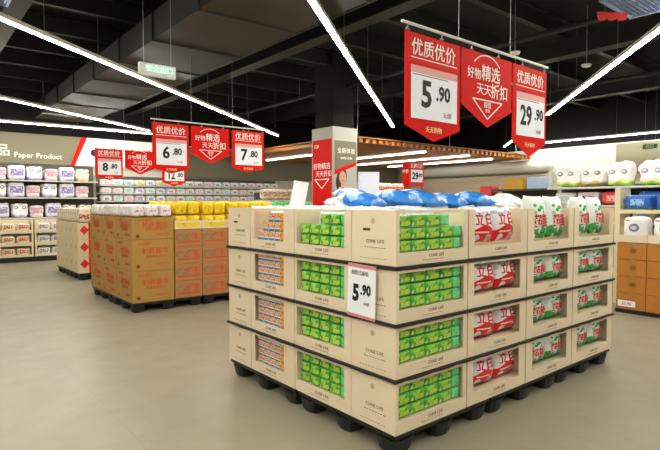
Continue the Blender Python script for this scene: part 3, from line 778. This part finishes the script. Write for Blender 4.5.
blb = Proto(lambda: tag(link('detergent_bag', pillow('detergent_bag', .34, .34, .14, M['bluebag'], 12, wr=.012)), None, 'detergent bag'))
fb = Proto(lambda: tag(link('soft_pack', pillow('soft_pack', .32, .285, .14, M['film'], 14, wr=.012)), None, 'soft pack'))

RF = [('corner', X0, .74), ('second', 3.125, .78), ('third', 3.92, .78), ('end', 4.715, .843)]
LF = [('second', 2.665+.0, .665), ('third', 3.34, .665), ('end', 4.015, .4)]
grp_c = 'beige display cartons of the near stack'
for L_ in range(4):
    z = ZB[L_] + (.0185 if L_ else .001); h = ZB[L_+1] - z - .0095; top = L_ == 3; lay = LAY[L_]
    # right-hand face
    for ci, (nm, x, w) in enumerate(RF):
        d = .42 if ci == 0 else .6
        z1 = h - .018
        if ci == 0: win = (.03, .7, .085, z1)
        elif ci == 1: win = (.07, .69, .085, z1)
        elif ci == 2: win = (.1, .69, .085, z1)
        else: win = (.09, .74, .085, z1)
        op = top and ci > 0
        o = carton(w, d, h, win, op); o.location = (x, YA, z)
        carton_marks(o, w, h, win)
        what = ['green tissue packs', 'red and white bags', 'white and green bags', 'white and green bags'][ci]
        place_w = ['at the near corner', 'second along right face', 'third along right face', 'at end of right face'][ci]
        tag(o, 'beige %s-layer carton %s, %s' % (lay, place_w, what), 'carton', grp_c)
        if ci == 0:
            plain_marks(o, .42, h, top, rz=LEFT, base=(0, .42))
            zf = .081
            for r in range(3):
                cols = 4 if not (top and r == 2) else 3
                for c in range(cols):
                    gp.put((x+.035+.0735+c*.147, YA+.08, z+zf+r*.081), random.uniform(-.04,.04),
                           'green tissue pack, %s row, %s from left, right face %s-layer window' % (['bottom','middle','top'][r], ORD[c], lay), 'green tissue packs in the corner cartons')
                mp.put((x+.035+cols*.147+.0475, YA+.08, z+zf+r*.081), 0, 'pale mint pack end, %s row, right window of %s-layer corner carton' % (['bottom','middle','top'][r], lay), 'mint packs in the corner cartons')
        elif ci == 1:
            for c in range(2):
                tl = random.uniform(-.13, .13) + (-.07 if c else .07); hi = .035 if not top else .06
                u_ = rb.put((x+(.235 if top else .265)+c*(.32 if top else .335), YA+.085+c*.012, z+.088+hi*.2), 0, 'red and white powder bag, %s one in the %s-layer carton' % (['left','right'][c], lay), 'red and white powder bags', rot=(-.1, tl*.4, random.uniform(-.05, .05)))
                u_.scale = (.94, 1, 1.0 if top else .88)
        else:
            for c in range(2):
                sc = random.uniform(-.05, .05)
                ub = lb.put((x+(.28 if ci == 2 else .31)+c*.31, YA+.095, z+.094), 0, 'white and green powder bag, %s one in %s-layer %s carton of the right side' % (['left','right'][c], lay, nm), 'white and green powder bags', rot=(-.1, sc, random.uniform(-.1, .1)))
                if not top: ub.scale = (1.0, 1, .73)
                else: ub.scale = (1.02, 1.1, 1.12)
    # left-hand face
    for ci, (nm, y, w) in enumerate(LF):
        d = .735
        z1 = h - .018
        win = (.02, w-.07, .085, z1) if ci == 0 else (.17-.0, w-.06, .085, z1)
        if ci == 1: win = (.06, w-.15, .085, z1)
        if ci == 2: win = None
        o = carton(w, d, h, win); o.location = (X0, y+w, z); o.rotation_euler = (0, 0, LEFT)
        what = ['showing green tissue packs', 'showing blue and orange tissue boxes', 'with closed plain face'][ci]
        place_w = ['second along left face', 'third along left face', 'at end of left face'][ci]
        tag(o, 'beige %s-layer carton %s %s' % (lay, place_w, what), 'carton', grp_c)
        if win: carton_marks(o, w, h, win)
        else: plain_marks(o, w, h, top)
        B = (X0, y+w, z); zf = .081
        if ci == 0:
            n_c = 4; pit = .1225
            for r in range(3):
                skip = 2 if top and r == 2 else 0
                for c in range(skip, n_c):
                    gq = gp.put(place(B, LEFT, (.024+.061+c*pit, .08, zf+r*.081)), LEFT, 'green tissue pack, %s row, %s from left, left face %s-layer window' % (['bottom','middle','top'][r], ORD[c], lay), 'green tissue packs in the left side cartons'); gq.scale = (.85, 1, 1)
                mp.put(place(B, LEFT, (.024+n_c*pit+.0475, .08, zf+r*.081)), LEFT, 'pale mint pack end, %s row, left side %s-layer carton window' % (['bottom','middle','top'][r], lay), 'mint packs in the left side cartons')
        if ci == 1:
            for r in range(3 if top else 4):
                for c in range(5):
                    if top and c < r: continue
                    P_ = ab if c == 4 else ob
                    q_ = P_.put(place(B, LEFT, (.063+.045+c*.0895, .03, zf+r*(.08 if top else .0625))), LEFT, '%s, %s row, %s from left, %s-layer window' % ('amber tissue box' if c == 4 else 'blue and orange tissue box', ['bottom','second','third','fourth'][r], ORD[c], lay), 'tissue boxes in the left side cartons'); q_.scale = (1, 1, 1 if top else .79)
# inner cartons (rear ranks)
for L_ in range(4):
    z = ZB[L_] + (.0185 if L_ else .001); h = ZB[L_+1] - z - (.012 if L_ == 3 else .0095)
    for i, (x, w) in enumerate(((3.125, .78), (3.92, .78), (4.715, .83))):
        for j, (y, d) in enumerate(((2.86, .76), (3.64, .76))):
            if L_ < 3 and j == 0: continue
            o = carton(w, d, h); o.location = (x, y, z)
            tag(o, 'plain beige %s-layer carton, %s along, %s rank behind the right side' % (LAY[L_], ORD[i], ['second', 'rear'][j]), 'carton', grp_c)
zt = ZB[3] + .0185
for i, (x, w) in enumerate(((3.125, .78), (3.92, .78), (4.715, .83))):
    for j, y in enumerate((2.86, 3.64)):
        for a in range(2):
            for b in range(3):
                fb.put((x + .2 + a*.37, y + .13 + b*.22, zt+.089+random.uniform(0, .008)), 0, 'white soft pack, %s column, %s from front, top carton %s along %s rank' % (['left','right'][a], ORD[b], ORD[i], ['second','rear'][j]), 'white soft packs on the top layer', rot=(random.uniform(-.05,.05), random.uniform(-.05,.05), random.uniform(-.1,.1)))
# bags lying on the heap
lie = 0
for k, (x, y, b, az) in enumerate(((2.98, 3.0, 1, .3), (3.2, 3.42, 1, -.2), (3.32, 2.98, 1, -.25), (3.68, 3.5, 1, .1), (3.68, 2.95, 1, .1), (4.08, 3.45, 1, -.2), (4.08, 2.98, 1, .35), (4.35, 3.4, 0, .1), (4.46, 2.98, 1, .0),
                     (4.75, 3.3, 0, .4), (4.85, 2.98, 0, -.2), (5.2, 3.05, 0, .2), (3.5, 3.9, 0, .2))):
    (blb if b else fb).put((x, y, 1.615 + (.006 if b else -.02) + .01*(k % 3)), 0, '%s lying on the heap atop the near stack, %s from the %s' % (('blue detergent bag', ORD[k], 'left') if b else ('white film bag', ORD[k-7 if k > 6 else k], 'right')), 'bags lying on the near stack', rot=(-1.38 + .12*(k % 2), random.uniform(-.12, .12), az))
for ci, (nm, y, w) in enumerate(LF):
    for a in range(2 if w > .5 else 1):
        for b in range(3):
            fb.put((X0+.24+b*.18, y+.175+a*.31, zt+.09), 0, 'white soft pack in left side top carton %s from corner, %s one %s' % (['second','third','fourth'][ci], ['near','far'][a], ['in front','in middle','at rear'][b]), 'white soft packs on the top layer', rot=(random.uniform(-.06,.06), random.uniform(-.06,.06), PI/2+random.uniform(-.08,.08)))
for a in range(2):
    fb.put((X0+.2+a*.35, YA+.27, zt+.092), 0, 'white soft pack sticking out of the corner carton, %s' % ['left one', 'right one'][a], 'white soft packs on the top layer', rot=(-.1, .05, .05))
for ci, x in ((2, 3.92), (3, 4.715), (1, 3.125)):
    for a in range(2):
        u = lb.put((x+.22+a*.34, YA+.4, zt+(.108 if ci > 1 else .092)), 0, 'white and green powder bag in second rank, %s half of top %s carton' % (['left','right'][a], ['', 'red bag', 'third', 'end'][ci]), 'white and green powder bags in the second rank', rot=(-.06, random.uniform(-.15,.15), random.uniform(-.1,.1)))
# price placard on the corner cartons
pc = empty('price_placard', (2.336, 2.666, .872), LEFT); pc.rotation_euler = (0, .03, LEFT)
m = MB(); m.box(0, 0, 0, .27, .003, .36, M['pricecard']); m.box(.0, -.001, .335, .27, 0, .36, plain('faded red strip', 'd98a8c', .6)); m.box(.0, -.001, 0, .27, 0, .02, plain('faded red strip', 'd98a8c', .6)); m.build('card', pc)
text('price_digits', '5', .15, M['dig'], pc, (.085, -.002, .16), .05, sx=.85); text('price_digits', '.90', .095, M['dig'], pc, (.18, -.002, .19), .04, sx=.85)
text('small_lettering', '抽取式面纸', .034, M['ink'], pc, (.12, -.002, .3), 0); text('small_lettering', '元/提', .024, M['ink'], pc, (.19, -.002, .1), 0)
tag(pc, 'white price placard reading 5.90 hung on the corner carton below the top layer', 'price card')
def blank_card(loc, w, h, rot, label):
    o = empty('blank_card', loc); o.rotation_euler = rot; m = MB(); m.box(0, 0, 0, w, .004, h, M['pricecard']); m.build('sheet', o); m = MB(); m.box(w*.45, .005, -.22, w*.55, .02, h*.4, M['white']); m.build('post', o); tag(o, label, 'card', 'blank cards on the near stack'); 
blank_card((3.3, 3.62, 1.66), .2, .27, (0, .02, -.9), 'blank white card standing on the near stack right of the pillar')
blank_card((2.96, 4.26, 1.6), .15, .27, (0, .2, -.8), 'tilted blank white card standing at the rear left of the near stack')

# ------------------------------------------------------------------ middle display: brown cartons, yellow packs
def kraft_box(w, d, h, mat, marks, name='kraft_carton', gap=.006):
    m = MB(); m.box(gap/2, gap/2, 0, w-gap/2, d-gap/2, h-.004, mat); m.box(gap/2+.001, d*.5-.025, h-.0045, w-gap/2-.001, d*.5+.025, h-.003, M['tape'])
    o = m.build(name); marks(o, w, d, h); return o
def marks_a(o, w, d, h):
    for rz, base, W_ in ((0, (0, gapy), w), (LEFT, (0, d), d)):
        c, s = math.cos(rz), math.sin(rz)
        def P(x, z, e=.0): yy = -.001 - 0; return (base[0]+c*x - s*(yy) if rz else x, (base[1]+s*x) if rz else .002, z)
        text('printed_lettering', '心心相印', .052, M['redink'], o, P(W_*.3, h*.86), .02, rot=(0,0,rz))
        text('printed_lettering', '抽纸面巾', .1, M['redink'], o, P(W_*.55, h*.62), .03, rot=(0,0,rz))
        text('printed_lettering', '家庭装抽取式', .05, M['redink'], o, P(W_*.55, h*.45), .01, rot=(0,0,rz))
        text('printed_lettering', '200抽×3包', .045, M['redink'], o, P(W_*.72, h*.2), .01, rot=(0,0,rz))
        m = MB(); m.prism(oval(0, 0, .03, .03, 12), 0, .001, plain('brown stamp ink', '7a4a1e', .8)); m.build('printed_stamp', o, P(W_*.14, h*.15), rz)
gapy = .003
def marks_b(o, w, d, h):
    text('printed_lettering', '维达', .11, M['ink'], o, (w*.28, .002, h*.5), .03); text('printed_lettering', '超韧', .11, M['redink'], o, (w*.7, .002, h*.55), .04)
    m = MB(); m.box(w*.1, .001, h*.2, w*.92, .003, h*.3, M['redink']); m.build('printed_bar', o)
XM, YM = 2.55, 7.70
bigP = Proto(lambda: tag(kraft_box(.64, .73, .47, M['kraft'], marks_a), None, 'carton'))
topP = Proto(lambda: tag(kraft_box(.64, .73, .33, M['kraft'], marks_a), None, 'carton'))
for j in range(3):
    for r in range(3):
        z = [.152, .624, 1.096][r]; (topP if r == 2 else bigP).put((XM, YM + j*.735, z), 0, 'large brown carton with orange print, %s row, %s from the front' % (['bottom','middle','top'][r], ORD[j]), 'large brown cartons of the middle display')
    pk = soft_proto('tissue_bundle', 'tissue bundle', .2, .22, .185, M['pinkbag'], 41, .6) if j == 0 else pk
    for a in range(3):
        for b in range(3): pk.put((XM+.11+a*.21, YM+.13+j*.735+b*.235, 1.43), 0, 'white and pink tissue bundle on the large brown cartons, column %s, row %s from front' % (ORD[a], ORD[j*3+b]), 'white and pink tissue bundles')
        if True: pass
smP = Proto(lambda: tag(kraft_box(.452, .6, .268, M['kraftr'], marks_b), None, 'carton'))
def traybox():
    m = MB(); w, d, h = .446, .594, .13; c = M['card']
    m.box(0, 0, 0, w, d, .01, c); m.box(0, 0, .01, w, .01, h, c); m.box(0, d-.01, .01, w, d, h, c); m.box(0, .01, .01, .01, d-.01, h, c); m.box(w-.01, .01, .01, w, d-.01, h, c)
    o = m.build('display_tray'); tag(o, None, 'tray'); k = MB(); k.box(.03, -.002, .03, w-.03, 0, .1, M['yellow']); k.build('yellow_print', o); return o
trP = Proto(traybox)
yb = soft_proto('yellow_tissue_pack', 'tissue pack', .209, .27, .212, M['yellow'], 51, .9)
grn = soft_proto('green_soft_pack', 'tissue pack', .209, .27, .212, wares('green soft pack', '54b868', 'dff2df', '2f9a4a', .8), 53, .9)
for i in range(6):
    x = XM + .655 + i*.456
    for j in range(2):
        for r in range(4): smP.put((x, YM + j*.61, .152 + r*.27), 0, 'reddish brown carton, %s row up, %s column right of the big cartons, %s rank' % (ORD[r], ORD[i], ['front','rear'][j]), 'small brown cartons of the middle display')
        zz = .152 + 4*.27; trP.put((x+.002, YM+.002+j*.61, zz), 0, 'pale open tray on the brown cartons, %s column, %s rank' % (ORD[i], ['front','rear'][j]), 'open trays of yellow packs')
        for a in range(2):
            for b in range(2):
                for l in range(2):
                    P_ = yb if i < 4 else grn; nm_ = 'bright yellow tissue pack' if i < 4 else 'green tissue pack'
                    P_.put((x+.118+a*.211, YM+.15+j*.61+b*.285, zz+.012+l*.213), 0, '%s, %s layer, tray column %s %s, depth row %s' % (nm_, ['lower','upper'][l], ORD[i], ['left','right'][a], ORD[j*2+b]), 'tissue packs in the middle display trays')
for i in range(3):
    for j in range(2): pallet(1.12 if i else 1.12, 1.08, (XM + i*1.13, YM + .005 + j*1.1, 0), 'black pallet under the middle brown display, %s along, %s row' % (ORD[i], ['near','rear'][j]))

# ------------------------------------------------------------------ red and cream stack
def marks_c(o, w, d, h):
    m = MB(); m.prism([(0, -.1), (.09, 0), (0, .1), (-.09, 0)], 0, .002, M['redprint']); m.build('printed_diamond', o, (w*.24, .001, h*.55))
    m = MB(); m.box(w*.4, .001, .0, w*.56, .003, h-.005, M['redprint']); m.build('printed_stripe', o)
    m = MB(); m.prism([(0, -.06), (.05, 0), (0, .06), (-.05, 0)], 0, .002, plain('pale red ink', 'd9a080', .8)); m.build('printed_diamond', o, (.001, d*.5, h*.55), LEFT)
    text('printed_lettering', '洁柔', .07, M['ink'], o, (w*.75, .002, h*.25), .02)
caseP = Proto(lambda: tag(kraft_box(.53, .4, .355, plain('cream printed case', 'e2cfa6', .6, var=.15, vs=12), marks_c, 'tissue_case'), None, 'case'))
for i in range(2):
    for j in range(5):
        for r in range(4):
            if r == 3: continue
            caseP.put((2.78 + i*.535, 11.75 + j*.405, .152 + r*.358), 0, 'cream tissue case with red diamond, %s row up, %s from front, %s column' % (ORD[r], ORD[j], ['left','right'][i]), 'cream and red tissue cases')
cb = soft_proto('tissue_bundle', 'tissue bundle', .25, .18, .3, wares('cream bundle with red mark', 'e9dcc0', 'b8553f', 'dccbab', 1.0), 61, .5)
for i in range(4):
    for j in range(10): cb.put((2.92 + i*.26, 11.86 + j*.2, 1.226), 0, 'cream tissue bundle with red mark on the cream cases, %s across, %s from front' % (ORD[i], ORD[j]), 'cream tissue bundles')
for j in range(2): pallet(1.07, 1.0, (2.78, 11.76 + j*1.02, 0), 'black pallet under the cream and red cases, %s one' % ['near', 'rear'][j])

# ------------------------------------------------------------------ right shelf and right stack
shelving((9.5, 5.05, 0), LEFT, 7.0, .6, [.45, .9, 1.3, 1.6, 1.93], 1.98, 'grey metal shelf unit of toilet rolls at the right', bay=1.4)
rg = soft_proto('toilet_roll_pack', 'toilet roll pack', .43, .34, .44, M['rollg'], 71, 1, 12, None, 7, 2); rr = soft_proto('toilet_roll_pack', 'toilet roll pack', .44, .34, .42, M['rollr'], 72, 1, 12, None, 7, 2)
ys = [4.75, 4.27, 3.82, 3.3, 2.84, 2.38, 1.9]
for i, y in enumerate(ys):
    (rr if i == 1 or i == 5 else rg).put((9.76, y, 1.93), LEFT, 'white toilet roll pack with %s foot, %s from the left on the top right shelf' % ('red' if i in (1, 5) else 'green', ORD[i]), 'toilet roll packs on the top right shelf')
rows = [('pale grey boxed pack', 'dcdcd8', 'b9c3c6', 'cfd3d2'), ('pink tissue box', 'e6d3d8', 'a0466a', 'd9b0bd'), ('red tissue box', 'e0484a', 'f0b8b0', 'b8242a'), ('deep blue roll bundle', '2f62b8', '9cc6ea', '1c7f6a')]
pr_ = [soft_proto('boxed_pack', 'pack', .4, .34, .24, wares(n_, b, a, c, 1.), 81+i, .5) for i, (n_, b, a, c) in enumerate(rows)]
for i, (y, q) in enumerate(((4.75, 0), (4.33, 1), (3.9, 2), (3.3, 3), (2.87, 3), (2.4, 3), (1.95, 2))):
    pr_[q].put((9.76, y, 1.6), LEFT, rows[q][0] + ', %s from the left on the second right shelf' % ORD[i], 'packs on the second right shelf')
for i in range(7):
    pr_[[0, 1, 2, 0, 1, 0, 1][i]].put((9.76, 4.75 - i*.45, 1.3), LEFT, rows[[0, 1, 2, 0, 1, 0, 1][i]][0] + ', %s from the left on the third right shelf' % ORD[i], 'packs on the third right shelf')
# cream side frame of the display rack between shelf and aisle
m = MB(); 
fr = empty('display_rack', (9.0, 3.62, 0), LEFT); tag(fr, 'cream display rack holding blue bundles at the right edge', 'rack')
for x in (0, 1.72): m = MB(); m.box(x, 0, 0, x+.08, .42, 1.88, M['cream']); m.build('side_panel', fr)
for z in (1.0, 1.53): m = MB(); m.box(.08, 0, z-.06, 1.72, .42, z, M['cream']); m.build('rack_shelf', fr)
for i in range(3):
    pr_[3].put((9.2, 3.3 - i*.46, 1.53), LEFT, 'deep blue roll bundle in the cream rack, %s from the left' % ORD[i], 'blue bundles in the cream rack')
def marks_d(o, w, d, h):
    m = MB(); m.prism(oval(0, 0, .05, .04, 14), 0, .001, M['ink']); m.build('printed_emblem', o, (-.001+.004, d*.45, h*.5), LEFT)
    m = MB(); m.box(-.1, 0, 0, .1, .001, .012, M['ink']); m.build('printed_line', o, (.002, d*.5, h*.85), LEFT)
rs = Proto(lambda: tag(kraft_box(.45, .4, .245, plain('amber kraft carton', 'c07c2e', .8, var=.1), marks_d), None, 'carton'))
for i in range(3):
    for r in range(4):
        rs.put((8.25, 2.87 - i*.405, .062 + r*.248), 0, 'amber brown carton at the right edge, %s row up, %s from the left' % (ORD[r], ORD[i]), 'amber cartons at the right edge')
    def tray2():
        m = MB(); w, d, h = .446, .396, .11; c = M['card']
        m.box(0, 0, 0, w, d, .01, c); m.box(0, 0, .01, w, .01, h, c); m.box(0, d-.01, .01, w, d, h, c); m.box(0, .01, .01, .01, d-.01, h, c); m.box(w-.01, .01, .01, w, d-.01, h, c)
        o = m.build('display_tray'); tag(o, None, 'tray'); return o
    t2 = Proto(tray2) if i == 0 else t2
    t2.put((8.252, 2.872 - i*.405, 1.056), 0, 'pale tray on the amber cartons, %s from the left' % ORD[i], 'trays at the right edge')
    def wb():
        k = MK('white pack with grey oval', .35).base('f0ecea'); k.mix(k.ell(0, .2, .07, .06), '6f7a92'); k.mix(k.ell(-.01, .2, .04, .03), 'c9cfe0'); k.mix(k.below(.08, .01, 30), 'f0a98a'); k.mix(k.ell(-.1, .31, .04, .012), 'c9453a')
        return tag(link('roll_pack', soft_block('roll_pack', .33, .34, .37, k.done(), 91, .8, 12, 7, 2)), None, 'roll pack')
    wbp = Proto(wb) if i == 0 else wbp
    wbp.put((8.475, 3.07 - i*.405, 1.07), LEFT, 'white roll pack with grey oval in the right edge tray, %s from the left' % ORD[i], 'white roll packs at the right edge')
m = MB(); m.box(8.25, 2.03, 0, 8.7, 3.28, .06, M['black']); o = m.build('plinth'); tag(o, 'low black base under the amber cartons at the right edge', 'pallet')
m = MB(); m.box(-.12, 0, 0, .12, .003, .09, M['pricecard']); o = m.build('price_card', None, (8.243, 3.12, .1), LEFT); text('price_digits', '22.90', .06, M['redprint'], o, (0, -.002, .045), .02); tag(o, 'small white price card low on the amber cartons', 'price card')
# box, small case and dark shelf left of the right shelf
shelving((10.2, 6.75, 0), LEFT, 1.3, .5, [.5, 1.0, 1.4, 1.94], 1.95, 'dark shelf end with yellow box on top, beyond the white and green bags', boardmat=M['shelfdark'])
m = MB(); m.prism([(0, 0), (.5, 0), (.5, .22), (.16, .22), (0, .04)], 0, .35, plain('mustard box', 'c9962c', .6)); o = m.build('mustard_box', None, (10.25, 6.5, 1.94), LEFT); tag(o, 'mustard yellow box on the dark shelf end', 'box')
m = MB(); m.bbox(0, 0, 0, .3, .35, .24, plain('pale blue box', 'a9bedb', .6)); o = m.build('pale_blue_box', None, (10.25, 5.9, 1.94), LEFT); tag(o, 'pale blue box next to the mustard box', 'box')
m = MB(); m.bbox(0, 0, 0, .3, .3, .42, plain('red carton', 'cf4038', .6)); o = m.build('red_box', None, (10.3, 7.1, 1.6), LEFT); tag(o, 'small red box on a stand left of the mustard box', 'box')
m = MB(); m.box(10.25, 6.78, 0, 10.65, 7.12, 1.6, M['shelfdark']); o = m.build('display_stand'); tag(o, 'dark stand under the small red box', 'stand')
m = MB(); m.box(18.4, -3, 2.6, 18.49, 7.4, 3.6, M['olive']); o = m.build('header_sign'); tag(o, 'plain olive wall panel at the far right', 'sign')
m = MB(); m.box(18.42, 16.5, 0, 18.49, 17.3, 2.6, plain('orange door trim', 'c9862f', .6)); o = m.build('door_1'); struct(o)
